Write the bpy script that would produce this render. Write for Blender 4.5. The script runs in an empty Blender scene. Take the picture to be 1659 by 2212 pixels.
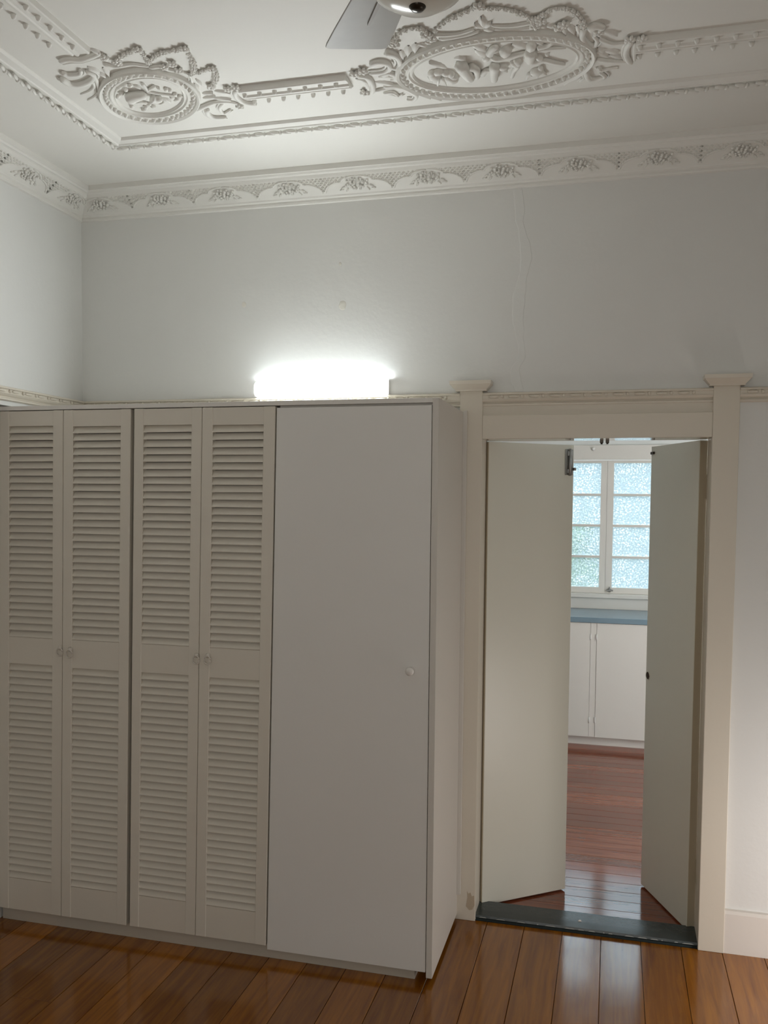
import bpy, math, random, json
from mathutils import Vector, Matrix
random.seed(7)
S = bpy.context.scene
COL = S.collection

# ------------------------------------------------------------------ camera
cam = bpy.data.cameras.new('camera')
cam_o = bpy.data.objects.new('camera', cam)
COL.objects.link(cam_o)
yaw, pitch, roll = .249, -.0515, .0096
fw = Vector((-math.sin(yaw) * math.cos(pitch), math.cos(yaw) * math.cos(pitch), math.sin(pitch)))
ri = Vector((math.cos(yaw), math.sin(yaw), 0))
up = ri.cross(fw)
ri, up = math.cos(roll) * ri + math.sin(roll) * up, -math.sin(roll) * ri + math.cos(roll) * up
M = Matrix((ri, up, -fw)).transposed().to_4x4()
M.translation = Vector((.0296, -3.6134, 1.786))
cam_o.matrix_world = M
cam.sensor_fit = 'VERTICAL'
cam.sensor_height = 24
cam.lens = 24 * 1870.29 / 2212
cam.shift_x = -18.88 / 2212
cam.shift_y = 74.18 / 2212
cam.clip_start = .05
S.camera = cam_o

# ------------------------------------------------------------------ world, daylight, exposure
S.view_settings.view_transform = 'Standard'
S.view_settings.look = 'None'
S.view_settings.gamma = 1
S.view_settings.use_curve_mapping = False
S.view_settings.exposure = 0
S.cycles.use_denoising = True
S.cycles.max_bounces = 10
S.cycles.diffuse_bounces = 6
S.cycles.sample_clamp_indirect = 6
w = bpy.data.worlds.new('overcast_sky')
S.world = w
w.use_nodes = True
w.node_tree.nodes['Background'].inputs['Color'].default_value = (.91, .955, 1, 1)
w.node_tree.nodes['Background'].inputs['Strength'].default_value = 7.0


def daylight(name, loc, direction, sx, sy, power, color, spread=180):
    l = bpy.data.lights.new(name, 'AREA')
    l.shape = 'RECTANGLE'
    l.size, l.size_y, l.energy, l.color = sx, sy, power, color
    l.spread = math.radians(spread)
    o = bpy.data.objects.new(name, l)
    COL.objects.link(o)
    o.location = loc
    o.rotation_euler = Vector(direction).to_track_quat('-Z', 'Y').to_euler()
    return o


# area lamps out of view: side daylight, and two added as fill
daylight('daylight_side_door', (1.23, -.60, .42), (-1, .28, 0), .75, .70, 12, (1, .95, .92))
daylight('rear_fill', (-.30, -4.76, 1.55), (-.1, 1, 0), 1.7, 1.3, 20, (1, .975, .94))  # fill lamp added for ambient light, in front of a closed panel
daylight('kitchen_side_fill', (1.87, 1.7, 1.5), (-1, .25, -.15), 1.3, 1.2, 28, (.97, .99, 1))  # added to brighten the cupboards; the side wall has no opening


# ------------------------------------------------------------------ materials
def nm(name):
    m = bpy.data.materials.new(name)
    m.use_nodes = True
    nt = m.node_tree
    return m, nt, nt.nodes['Principled BSDF']


def nd(nt, kind, **kw):
    n = nt.nodes.new(kind)
    for k, v in kw.items():
        setattr(n, k, v)
    return n


def paint(name, col, rough=.5, vary=.03, bump=.15, scale=60, spec=.4, stain=None):
    """brushed paint: slow tint drift, fine roller relief"""
    m, nt, b = nm(name)
    L = nt.links
    tc = nd(nt, 'ShaderNodeTexCoord')
    n1 = nd(nt, 'ShaderNodeTexNoise')
    n1.inputs['Scale'].default_value = 2.3
    n1.inputs['Detail'].default_value = 5
    L.new(tc.outputs['Object'], n1.inputs['Vector'])
    mx = nd(nt, 'ShaderNodeMix', data_type='RGBA')
    mx.inputs[6].default_value = tuple(c * (1 - vary) for c in col) + (1,)
    mx.inputs[7].default_value = tuple(min(1, c * (1 + vary)) for c in col) + (1,)
    L.new(n1.outputs['Fac'], mx.inputs[0])
    out = mx.outputs[2]
    if stain:
        n3 = nd(nt, 'ShaderNodeTexNoise')
        n3.inputs['Scale'].default_value = 9
        n3.inputs['Detail'].default_value = 8
        L.new(tc.outputs['Object'], n3.inputs['Vector'])
        r = nd(nt, 'ShaderNodeValToRGB')
        r.color_ramp.elements[0].position = .72
        r.color_ramp.elements[1].position = .82
        L.new(n3.outputs['Fac'], r.inputs[0])
        m2 = nd(nt, 'ShaderNodeMix', data_type='RGBA')
        m2.inputs[7].default_value = tuple(stain) + (1,)
        L.new(r.outputs[0], m2.inputs[0])
        L.new(out, m2.inputs[6])
        out = m2.outputs[2]
    L.new(out, b.inputs['Base Color'])
    b.inputs['Roughness'].default_value = rough
    b.inputs['Specular IOR Level'].default_value = spec
    n2 = nd(nt, 'ShaderNodeTexNoise')
    n2.inputs['Scale'].default_value = scale
    n2.inputs['Detail'].default_value = 6
    L.new(tc.outputs['Object'], n2.inputs['Vector'])
    bp = nd(nt, 'ShaderNodeBump')
    bp.inputs['Strength'].default_value = bump
    bp.inputs['Distance'].default_value = .004
    L.new(n2.outputs['Fac'], bp.inputs['Height'])
    L.new(bp.outputs[0], b.inputs['Normal'])
    return m


def boards(name, dark, light, axis, rough=.22):
    """varnished hardwood board: grain runs along axis, tint differs board by board"""
    m, nt, b = nm(name)
    L = nt.links
    tc = nd(nt, 'ShaderNodeTexCoord')
    oi = nd(nt, 'ShaderNodeObjectInfo')
    ad = nd(nt, 'ShaderNodeVectorMath', operation='ADD')
    sc = nd(nt, 'ShaderNodeVectorMath', operation='SCALE')
    L.new(oi.outputs['Random'], sc.inputs['Scale'])
    sc.inputs[0].default_value = (37, 51, 11)
    L.new(tc.outputs['Object'], ad.inputs[0])
    L.new(sc.outputs[0], ad.inputs[1])
    mp = nd(nt, 'ShaderNodeMapping')
    mp.inputs['Scale'].default_value = (26, 1.6, 1) if axis == 'y' else (1.6, 26, 1)
    L.new(ad.outputs[0], mp.inputs['Vector'])
    n1 = nd(nt, 'ShaderNodeTexNoise')
    n1.inputs['Scale'].default_value = 1.5
    n1.inputs['Detail'].default_value = 8
    n1.inputs['Roughness'].default_value = .62
    n1.inputs['Distortion'].default_value = .6
    L.new(mp.outputs[0], n1.inputs['Vector'])
    r = nd(nt, 'ShaderNodeValToRGB')
    r.color_ramp.elements[0].position = .30
    r.color_ramp.elements[0].color = tuple(dark) + (1,)
    r.color_ramp.elements[1].position = .68
    r.color_ramp.elements[1].color = tuple(light) + (1,)
    L.new(n1.outputs['Fac'], r.inputs[0])
    hs = nd(nt, 'ShaderNodeHueSaturation')
    mr = nd(nt, 'ShaderNodeMapRange')
    mr.inputs[3].default_value = .72
    mr.inputs[4].default_value = 1.22
    L.new(oi.outputs['Random'], mr.inputs[0])
    L.new(mr.outputs[0], hs.inputs['Value'])
    L.new(r.outputs[0], hs.inputs['Color'])
    L.new(hs.outputs[0], b.inputs['Base Color'])
    n2 = nd(nt, 'ShaderNodeTexNoise')
    n2.inputs['Scale'].default_value = 7
    n2.inputs['Detail'].default_value = 5
    L.new(tc.outputs['Object'], n2.inputs['Vector'])
    m2 = nd(nt, 'ShaderNodeMapRange')
    m2.inputs[3].default_value = rough * .6
    m2.inputs[4].default_value = rough * 1.5
    L.new(n2.outputs['Fac'], m2.inputs[0])
    L.new(m2.outputs[0], b.inputs['Roughness'])
    b.inputs['IOR'].default_value = 1.75
    bp = nd(nt, 'ShaderNodeBump')
    bp.inputs['Strength'].default_value = .10
    bp.inputs['Distance'].default_value = .004
    L.new(n2.outputs['Fac'], bp.inputs['Height'])
    L.new(bp.outputs[0], b.inputs['Normal'])
    return m


def plain(name, col, rough=.5, metal=0.0, emit=0, ecol=(1, 1, 1)):
    m, nt, b = nm(name)
    tc = nd(nt, 'ShaderNodeTexCoord')
    n = nd(nt, 'ShaderNodeTexNoise')
    n.inputs['Scale'].default_value = 25
    nt.links.new(tc.outputs['Object'], n.inputs['Vector'])
    mx = nd(nt, 'ShaderNodeMix', data_type='RGBA')
    mx.inputs[6].default_value = tuple(c * .93 for c in col) + (1,)
    mx.inputs[7].default_value = tuple(min(1, c * 1.07) for c in col) + (1,)
    nt.links.new(n.outputs['Fac'], mx.inputs[0])
    nt.links.new(mx.outputs[2], b.inputs['Base Color'])
    b.inputs['Roughness'].default_value = rough
    b.inputs['Metallic'].default_value = metal
    if emit:
        b.inputs['Emission Color'].default_value = tuple(ecol) + (1,)
        b.inputs['Emission Strength'].default_value = emit
    return m


def hammered_glass():
    m, nt, b = nm('hammered_obscure_glass')
    L = nt.links
    tc = nd(nt, 'ShaderNodeTexCoord')
    v = nd(nt, 'ShaderNodeTexVoronoi')
    v.inputs['Scale'].default_value = 62
    L.new(tc.outputs['Object'], v.inputs['Vector'])
    bp = nd(nt, 'ShaderNodeBump')
    bp.inputs['Strength'].default_value = 1
    bp.inputs['Distance'].default_value = .010
    L.new(v.outputs['Distance'], bp.inputs['Height'])
    rf = nd(nt, 'ShaderNodeBsdfRefraction')
    rf.inputs['Roughness'].default_value = .03
    rf.inputs['IOR'].default_value = 1.22
    # sparkle put into the glass colour: white cell spots on a greyer ground
    nz = nd(nt, 'ShaderNodeTexNoise')
    nz.inputs['Scale'].default_value = 14
    nz.inputs['Detail'].default_value = 3
    L.new(tc.outputs['Object'], nz.inputs['Vector'])
    mt = nd(nt, 'ShaderNodeMath', operation='MULTIPLY_ADD')
    mt.inputs[1].default_value = .5
    L.new(nz.outputs['Fac'], mt.inputs[0])
    L.new(v.outputs['Distance'], mt.inputs[2])
    rp = nd(nt, 'ShaderNodeValToRGB')
    rp.color_ramp.elements[0].position = .42
    rp.color_ramp.elements[0].color = (1, 1, 1, 1)
    rp.color_ramp.elements[1].position = .72
    rp.color_ramp.elements[1].color = (.60, .67, .70, 1)
    L.new(mt.outputs[0], rp.inputs[0])
    L.new(rp.outputs[0], rf.inputs['Color'])
    tr = nd(nt, 'ShaderNodeBsdfTranslucent')
    tr.inputs['Color'].default_value = (.82, .93, .97, 1)
    gl = nd(nt, 'ShaderNodeBsdfGlossy')
    gl.inputs['Roughness'].default_value = .12
    for n in (rf, gl):
        L.new(bp.outputs[0], n.inputs['Normal'])
    a = nd(nt, 'ShaderNodeMixShader')
    a.inputs[0].default_value = .16
    L.new(rf.outputs[0], a.inputs[1])
    L.new(tr.outputs[0], a.inputs[2])
    c = nd(nt, 'ShaderNodeMixShader')
    c.inputs[0].default_value = .05
    L.new(a.outputs[0], c.inputs[1])
    L.new(gl.outputs[0], c.inputs[2])
    L.new(c.outputs[0], nt.nodes['Material Output'].inputs['Surface'])
    return m


WALL = paint('wall_paint', (.72, .722, .70), .62, .02, .22, 45)
CEIL = paint('ceiling_paint', (.76, .75, .71), .65, .02, .12, 30)
PLASTER = paint('plaster_ornament_paint', (.76, .75, .71), .55, .02, .08, 80)
TRIM = paint('cream_gloss_trim', (.66, .61, .52), .32, .03, .12, 40)
TRIMSTAIN = paint('cream_gloss_trim_worn', (.66, .61, .52), .32, .03, .12, 40, stain=(.45, .36, .26))
BASE = paint('skirting_paint', (.72, .68, .63), .38, .02, .12, 40)
DOORP = paint('door_paint', (.66, .65, .57), .34, .03, .12, 25)
EDGEP = paint('door_edge_paint', (.46, .40, .29), .45, .06, .12, 25)
LOUV = paint('louvre_door_paint', (.69, .65, .57), .45, .02, .08, 60)
FLATD = paint('flat_door_paint', (.75, .74, .71), .42, .015, .06, 90)
CARC = paint('carcass_paint', (.64, .61, .56), .45, .02, .06, 60)
TOPW = paint('wardrobe_top_bounce', (.74, .72, .68), .45, .02, .06, 60)  # paler than the carcass, to bounce more lamp light upwards
INSIDE = paint('wardrobe_inside_shade', (.10, .095, .085), .8, .02, .06, 60)  # shade put into the colour, so the gaps between slats look dark
KICK = paint('kick_shade_paint', (.50, .46, .39), .5, .03, .1, 50)  # darker than the carcass: shade below the doors put into the colour
SILL = paint('threshold_paint', (.035, .045, .045), .25, .15, .25, 30, stain=(.10, .11, .10))
KCAB = paint('kitchen_cupboard_paint', (.72, .69, .63), .4, .02, .06, 40)
KWALL = paint('kitchen_wall_paint', (.72, .73, .70), .5, .02, .1, 40)
BENCH = paint('blue_grey_laminate', (.20, .28, .33), .25, .06, .05, 120)
FLOORA = boards('room_floorboards', (.17, .050, .003), (.32, .118, .008), 'y', .13)
FLOORB = boards('kitchen_floorboards', (.145, .031, .011), (.26, .068, .025), 'x', .12)
SUB = plain('dark_gap', (.012, .008, .006), .9)
KNOB = plain('white_plastic', (.78, .76, .72), .25)
RING = plain('white_metal_ring', (.62, .58, .52), .35)
DARKM = plain('dark_bronze', (.035, .028, .02), .28, .7)
STEEL = plain('dull_steel', (.35, .35, .34), .35, 1)
HINGE = plain('painted_hinge', (.76, .75, .71), .35)
CHROME = plain('polished_rim', (.80, .78, .74), .12, 1)
BOWLG = plain('frosted_glass_bowl', (.62, .60, .54), .18)
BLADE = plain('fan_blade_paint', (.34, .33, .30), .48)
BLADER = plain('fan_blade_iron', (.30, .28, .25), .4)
TUBE = plain('lit_diffuser_front', (.9, .95, 1), .4, emit=150.0, ecol=(.93, .985, 1))
TUBE2 = plain('lit_diffuser_edges', (.9, .95, 1), .4, emit=17.0, ecol=(.90, .98, 1))
LCAP = plain('diffuser_end', (.85, .86, .86), .35, emit=.9, ecol=(1, .97, .93))
PUTTY = paint('plaster_filler', (.72, .70, .64), .6, .03, .25, 60)
BLOCKER = plain('light_blocker_panel', (.75, .74, .70), .8)  # for the panels added behind the lamps
GLASS = hammered_glass()
LEAF = plain('shrub_leaf', (.05, .16, .035), .5)
GROUND = plain('garden_ground', (.16, .20, .09), .9)
FENCE = plain('grey_weatherboard', (.27, .30, .32), .8)


# ------------------------------------------------------------------ mesh helpers
class MB:
    def __init__(self):
        self.v, self.f, self.sm = [], [], []

    def add(self, vs, fs, smooth=False):
        o = len(self.v)
        self.v += [tuple(a) for a in vs]
        self.f += [tuple(i + o for i in q) for q in fs]
        self.sm += [smooth] * len(fs)
        return self

    def box(self, x0, x1, y0, y1, z0, z1, ch=0.0):
        if ch <= 0:
            vs = [(x, y, z) for z in (z0, z1) for y in (y0, y1) for x in (x0, x1)]
            fs = [(0, 2, 3, 1), (4, 5, 7, 6), (0, 1, 5, 4), (2, 6, 7, 3), (0, 4, 6, 2), (1, 3, 7, 5)]
            return self.add(vs, fs)
        c = ch
        vs, idx = [], {}
        for i, (x, sx) in enumerate(((x0, 1), (x1, -1))):
            for j, (y, sy) in enumerate(((y0, 1), (y1, -1))):
                for k, (z, sz) in enumerate(((z0, 1), (z1, -1))):
                    for a in range(3):
                        p = [x + sx * c, y + sy * c, z + sz * c]
                        p[a] = (x, y, z)[a]
                        idx[i, j, k, a] = len(vs)
                        vs.append(tuple(p))
        fs = []
        for s in (0, 1):
            for a, order in ((0, [(s, 0, 0), (s, 1, 0), (s, 1, 1), (s, 0, 1)]), (1, [(0, s, 0), (0, s, 1), (1, s, 1), (1, s, 0)]), (2, [(0, 0, s), (1, 0, s), (1, 1, s), (0, 1, s)])):
                q = [idx[t + (a,)] for t in order]
                fs.append(tuple(q if s else q[::-1]))
        for s in (0, 1):
            for t in (0, 1):
                for e, (a, b) in (((0), (1, 2)), ((1), (0, 2)), ((2), (0, 1))):
                    def key(end):
                        k = [0, 0, 0]
                        k[e] = end
                        k[a], k[b] = s, t
                        return tuple(k)
                    q = [idx[key(0) + (a,)], idx[key(1) + (a,)], idx[key(1) + (b,)], idx[key(0) + (b,)]]
                    fs.append(tuple(q))
        for i in (0, 1):
            for j in (0, 1):
                for k in (0, 1):
                    fs.append((idx[i, j, k, 0], idx[i, j, k, 1], idx[i, j, k, 2]))
        return self.add(vs, fs)

    def rows(self, rows, closed=False, caps=False, smooth=False):
        """skin consecutive rings of equal length"""
        n = len(rows[0])
        vs = [p for r in rows for p in r]
        fs = []
        for i in range(len(rows) - 1):
            for j in range(n if closed else n - 1):
                a, b = i * n + j, i * n + (j + 1) % n
                fs.append((a, b, b + n, a + n))
        if caps:
            fs.append(tuple(range(n))[::-1])
            fs.append(tuple(range((len(rows) - 1) * n, len(rows) * n)))
        return self.add(vs, fs, smooth)

    def tube(self, pts, r0, r1=None, seg=8, flat=1.0, smooth=True):
        r1 = r0 if r1 is None else r1
        pts = [Vector(p) for p in pts]
        n = len(pts)
        rows = []
        prev = None
        for i, p in enumerate(pts):
            t = (pts[min(i + 1, n - 1)] - pts[max(i - 1, 0)]).normalized()
            ref = Vector((0, 0, 1)) if abs(t.z) < .9 else Vector((0, 1, 0))
            s = t.cross(ref).normalized()
            q = s.cross(t).normalized()
            k = i / max(1, n - 1)
            r = r0 + (r1 - r0) * k
            if i in (0, n - 1):
                r *= .55
            rows.append([p + s * r * math.cos(a) + q * r * flat * math.sin(a) for a in [2 * math.pi * j / seg for j in range(seg)]])
        return self.rows(rows, closed=True, caps=True, smooth=smooth)

    def lathe(self, prof, c, axis='z', seg=24, smooth=True):
        rows = []
        for r, h in prof:
            ring = []
            for j in range(seg):
                a = 2 * math.pi * j / seg
                x, y = r * math.cos(a), r * math.sin(a)
                if axis == 'z':
                    ring.append((c[0] + x, c[1] + y, c[2] + h))
                elif axis == 'y':
                    ring.append((c[0] + x, c[1] + h, c[2] + y))
                else:
                    ring.append((c[0] + h, c[1] + x, c[2] + y))
            rows.append(ring)
        return self.rows(rows, closed=True, caps=True, smooth=smooth)

    def ell(self, c, rx, ry, rz, rot=0.0, seg=8, rings=5, twist=0):
        c = Vector(c)
        rows = []
        ca, sa = math.cos(rot), math.sin(rot)
        for i in range(1, rings):
            th = math.pi * i / rings
            ring = []
            for j in range(seg):
                a = 2 * math.pi * j / seg
                x, y, z = rx * math.cos(th), ry * math.sin(th) * math.cos(a), rz * math.sin(th) * math.sin(a)
                ring.append((c.x + x * ca - y * sa, c.y + x * sa + y * ca, c.z + z))
            rows.append(ring)
        return self.rows(rows, closed=True, caps=True, smooth=True)

    def mesh(self, name, mat):
        me = bpy.data.meshes.new(name)
        me.from_pydata(self.v, [], self.f)
        me.materials.append(mat)
        me.polygons.foreach_set('use_smooth', self.sm)
        me.update()
        import bmesh
        bm = bmesh.new()
        bm.from_mesh(me)
        bmesh.ops.recalc_face_normals(bm, faces=bm.faces)
        bm.to_mesh(me)
        bm.free()
        return me


ORG = {}


def link(name, data, parent=None, at=(0, 0, 0)):
    """at = world origin of the object; only translations in the chain"""
    o = bpy.data.objects.new(name, data)
    COL.objects.link(o)
    at = Vector(at)
    if parent is not None:
        o.parent = parent
        o.location = at - ORG[parent.name]
    else:
        o.location = at
    ORG[o.name] = at
    return o


def obj(name, mb, mat, parent=None, at=None, bevel=0.0):
    """mb is modelled in world coordinates; the origin is put at 'at'"""
    at = Vector(at) if at is not None else (ORG[parent.name] if parent is not None else Vector((0, 0, 0)))
    mb.v = [(a - at.x, b - at.y, c - at.z) for a, b, c in mb.v]
    o = link(name, mb.mesh(name, mat), parent, at)
    if bevel:
        m = o.modifiers.new('bevel', 'BEVEL')
        m.width, m.segments, m.limit_method = bevel, 2, 'ANGLE'
    return o


def tag(o, label=None, cat=None, group=None, kind=None):
    for k, v in (('label', label), ('category', cat), ('group', group), ('kind', kind)):
        if v:
            o[k] = v
    return o


def thing(name, at, label, cat, group=None, kind=None):
    return tag(link(name, None, None, at), label, cat, group, kind)


def smooth_path(p, n=4):
    """Catmull-Rom through 2-D points"""
    p = [Vector(q) for q in p]
    if len(p) < 3:
        return p
    e = [p[0] * 2 - p[1]] + p + [p[-1] * 2 - p[-2]]
    out = []
    for i in range(1, len(e) - 2):
        for k in range(n):
            t = k / n
            a, b, c, d = e[i - 1], e[i], e[i + 1], e[i + 2]
            out.append(.5 * ((2 * b) + (c - a) * t + (2 * a - 5 * b + 4 * c - d) * t * t + (3 * b - a - 3 * c + d) * t ** 3))
    out.append(p[-1])
    return out


def along(path, step):
    """points every 'step' along a polyline"""
    out, acc = [path[0].copy()], 0
    for a, b in zip(path, path[1:]):
        d = (b - a).length
        while acc + d >= step:
            k = (step - acc) / d
            a = a.lerp(b, k)
            d = (b - a).length
            out.append(a.copy())
            acc = 0
        acc += d
    return out


# ------------------------------------------------------------------ the shell
XL, XR, YF, ZC = -2.40, 1.25, -4.80, 3.188
KX0, KX1, KY = -1.6, 1.9, 3.40
TH = .135
OX0, OX1, OZ = -.507, .396, 2.05

b = MB().box(XL - .12, -.527, 0, TH, 0, ZC).box(.414, XR + .12, 0, TH, 0, ZC).box(-.527, .414, 0, TH, 2.07, ZC)
wall_back = tag(obj('wall_back', b, WALL), 'pale painted plaster wall with the double doorway', 'wall', kind='structure')
# left wall: the plaster above the rail stands proud of the wall below it
tag(obj('wall_left', MB().box(XL - .2, XL, YF, 0, 2.166, ZC), WALL), 'pale plaster side wall above the picture rail', 'wall', kind='structure')
tag(obj('wall_left_lower', MB().box(XL - .2, XL - .064, YF, 0, 0, 2.165), WALL), 'pale plaster side wall behind the wardrobe end', 'wall', kind='structure')
# right wall, out of view, its opening kept low to shape the side light
b = MB().box(XR, XR + .12, YF, -1.05, 0, ZC).box(XR, XR + .12, -.15, 0, 0, ZC).box(XR, XR + .12, -1.05, -.15, .9, ZC)
tag(obj('wall_right', b, WALL), 'pale plaster wall on the doorway side', 'wall', kind='structure')
b = MB().box(XL - .2, -1.2, YF - .12, YF, 0, ZC).box(.6, XR + .12, YF - .12, YF, 0, ZC).box(-1.2, .6, YF - .12, YF, 0, .85).box(-1.2, .6, YF - .12, YF, 2.25, ZC)
tag(obj('wall_rear', b, WALL), 'pale plaster wall behind the viewer', 'wall', kind='structure')
ceiling = tag(obj('ceiling', MB().box(XL - .2, XR + .12, YF - .12, TH, ZC, ZC + .08), CEIL), 'off white plaster ceiling with raised ornament', 'ceiling', kind='structure')

bl_ = tag(link('light_blocker_side', None, None, (XR, -.6, 0)), 'low added light blind in the side wall', 'window', kind='structure')  # unseen panel added behind the side lamp to keep the sky out
obj('blocker', MB().box(XR + .02, XR + .05, -1.10, -.10, -.0, .95), BLOCKER, bl_)
bl_ = tag(link('light_blocker_rear', None, None, (-.3, YF, .85)), 'added light blind of the rear window', 'window', kind='structure')  # unseen panel added behind the rear lamp to keep the sky out
obj('blocker', MB().box(-1.26, .66, YF - .05, YF - .02, .8, 2.3), BLOCKER, bl_)

# front room floor: every board a piece
floor = tag(obj('floor', MB().box(XL - .12, XR + .12, YF - .12, TH - .011, -.06, -.022), SUB), 'polished orange brown floorboards', 'floor', kind='structure')
BW = .157
k0 = -16
shared = {}


def board(x0, x1, y0, y1, mat, parent):
    key = (round(x1 - x0, 4), round(y1 - y0, 4), mat.name)
    if key not in shared:
        dx, dy, g, c = (x1 - x0) / 2, (y1 - y0) / 2, .0009, .0012
        vs = []
        for z, i in ((-.022, 0), (-c, 0), (0, c)):
            vs.append([(sx * (dx - g - i), sy * (dy - g - i), z) for sx, sy in ((-1, -1), (1, -1), (1, 1), (-1, 1))])
        shared[key] = MB().rows(vs, closed=True, caps=True).mesh('floorboard', mat)
    return link('floorboard', shared[key], parent, ((x0 + x1) / 2, (y0 + y1) / 2, 0))


for k in range(-15, 13):
    x0 = -.139 + BW * k
    x1 = x0 + BW
    if x1 > XR:
        continue
    cuts = [YF, -.014]
    if k == -12:
        cuts = [YF, -1.015, -.014]
    elif k % 3 == 1:
        cuts = [YF, -2.2 - .13 * (k % 5), -.014]
    for a, c in zip(cuts, cuts[1:]):
        board(x0, x1, a, c, FLOORA, floor)

# ------------------------------------------------------------------ kitchen shell
floor_k = tag(obj('floor_kitchen', MB().box(KX0, KX1, TH - .01, KY + .1, -.06, -.022), SUB), 'reddish polished boards of the kitchen beyond the doorway', 'floor', kind='structure')
y = TH + .004
while y < 2.95:
    board(KX0, KX1, y, y + .097, FLOORB, floor_k)
    y += .097
b = MB().box(KX0 - .1, KX0, TH, KY, 0, 2.9).box(KX1, KX1 + .1, TH, KY, 0, 2.9)
tag(obj('wall_kitchen_side', b, KWALL), 'pale kitchen side walls past the doorway', 'wall', kind='structure')
WX0, WX1, WZ0, WZ1 = -.48, .44, 1.062, 2.14
b = MB().box(KX0 - .1, WX0, KY, KY + .12, 0, 2.9).box(WX1, KX1 + .1, KY, KY + .12, 0, 2.9).box(WX0, WX1, KY, KY + .12, 0, WZ0).box(WX0, WX1, KY, KY + .12, WZ1, 2.9)
tag(obj('wall_kitchen_far', b, KWALL), 'pale kitchen wall holding the obscure glass window', 'wall', kind='structure')
tag(obj('ceiling_kitchen', MB().box(KX0 - .1, KX1 + .1, TH, KY + .12, 2.9, 2.96), KWALL), 'white kitchen ceiling beyond the doorway', 'ceiling', kind='structure')

# kitchen window: frame, two casements of four panes each
win = tag(link('window_1', None, None, ((WX0 + WX1) / 2, KY, WZ0)), 'kitchen casement window with hammered obscure panes', 'window', kind='structure')
b = MB().box(WX0 - .07, WX1 + .07, KY - .022, KY, 2.128, 2.244)
obj('head_board', b, KCAB, win, bevel=.002)
b = MB().box(WX0 - .09, WX1 + .09, KY - .045, KY + .03, 1.045, 1.078)
obj('window_sill', b, KCAB, win, bevel=.004)
obj('apron_board', MB().box(WX0 - .07, WX1 + .07, KY - .016, KY, .957, 1.045), KCAB, win)
for x0 in (WX0 - .07, WX1):
    obj('window_jamb', MB().box(x0, x0 + .07, KY - .022, KY, 1.078, 2.128), KCAB, win)
obj('blind_knob', MB().lathe([(.004, 0), (.012, -.004), (.015, -.012), (.010, -.022), (.003, -.025)], (-.1305, KY - .022, 2.214), 'y', 14), KNOB, win)
rowz = [(1.126, 1.358), (1.376, 1.604), (1.623, 1.847), (1.865, 2.105)]
for sx0, sx1, px0, px1 in ((-.464, -.0228, -.414, -.070), (-.0212, .42, .028, .372)):
    b = MB().box(sx0, px0, KY + .004, KY + .044, 1.079, 2.127).box(px1, sx1, KY + .004, KY + .044, 1.079, 2.127)
    zs = [1.079] + [z for r in rowz for z in r] + [2.127]
    for i in range(0, len(zs), 2):
        b.box(px0, px1, KY + .006, KY + .042, zs[i], zs[i + 1])
    sash = obj('sash', b, KCAB, win)
    for z0, z1 in rowz:
        obj('pane', MB().box(px0 - .004, px1 + .004, KY + .022, KY + .026, z0 - .004, z1 + .004), GLASS, sash)
    if sx0 > -.1:
        obj('astragal', MB().box(-.034, -.010, KY + .0445, KY + .054, 1.079, 2.127), KCAB, sash)
        lt = MB().lathe([(.016, 0), (.016, -.006), (.009, -.012), (.009, -.022)], (.012, KY + .004, 1.105), 'y', 12)
        lt.box(-.012, .040, KY - .022, KY - .012, 1.098, 1.112, .003).box(.008, .016, KY - .02, KY - .012, 1.108, 1.134, .002)
        obj('window_latch', lt, STEEL, sash)

# outside the kitchen window: an added house to dim the panes, ground, shrub
nb = thing('backdrop_house', (0, 9, -.8), 'made up grey weatherboard house toning down the kitchen panes', 'house')
obj('gable_roof', MB().rows([[(x, 8.7, 3.35), (x, 11, 4.3), (x, 13.3, 3.35), (x, 13.3, 3.30), (x, 11, 4.22), (x, 8.7, 3.30)] for x in (-6, 6)], closed=True, caps=True), FENCE, nb)
bb = MB().box(-5.7, 5.7, 9.06, 13, -.8, 3.3)
for k in range(26):
    z = -.8 + k * .157
    bb.rows([[(x, 9.06, z), (x, 9.02, z), (x, 9.045, z + .157), (x, 9.06, z + .157)] for x in (-5.7, 5.7)], closed=True, caps=True)
obj('weatherboards', bb, FENCE, nb)
tag(obj('ground_outside', MB().box(-9, 9, KY + .2, 16, -.9, -.8), GROUND), 'garden ground beyond the kitchen window', 'ground', kind='structure')
b = MB()
rs = random.Random(3)
for i in range(1500):
    a, h = rs.uniform(0, 6.283), rs.random()
    rr = .75 * math.sqrt(rs.random()) * (1 - .35 * h)
    p = Vector((-.75 + rr * math.cos(a) * 1.1, 5.6 + rr * math.sin(a), -.8 + 2.35 * h))
    d = Vector((rs.uniform(-1, 1), rs.uniform(-1, 1), rs.uniform(-.6, 1))).normalized() * .11
    s = d.cross(Vector((rs.uniform(-1, 1), rs.uniform(-1, 1), rs.uniform(-1, 1)))).normalized() * .034
    b.add([p - d, p + s, p + d, p - s], [(0, 1, 2, 3)])
sh = thing('garden_shrub', (-.75, 5.6, -.8), 'green garden shrub seen blurred through the lower left kitchen panes', 'shrub')
lv = obj('foliage', b, LEAF, sh)
lv['kind'] = 'stuff'
b = MB()
for i in range(7):
    a = i * .9
    b.tube([(-.75 + .05 * math.cos(a), 5.6 + .05 * math.sin(a), -.8), (-.75 + .2 * math.cos(a), 5.6 + .2 * math.sin(a), .1), (-.75 + .42 * math.cos(a), 5.6 + .42 * math.sin(a), .9)], .018, .006, 6)
obj('stem', b, GROUND, sh)

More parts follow.
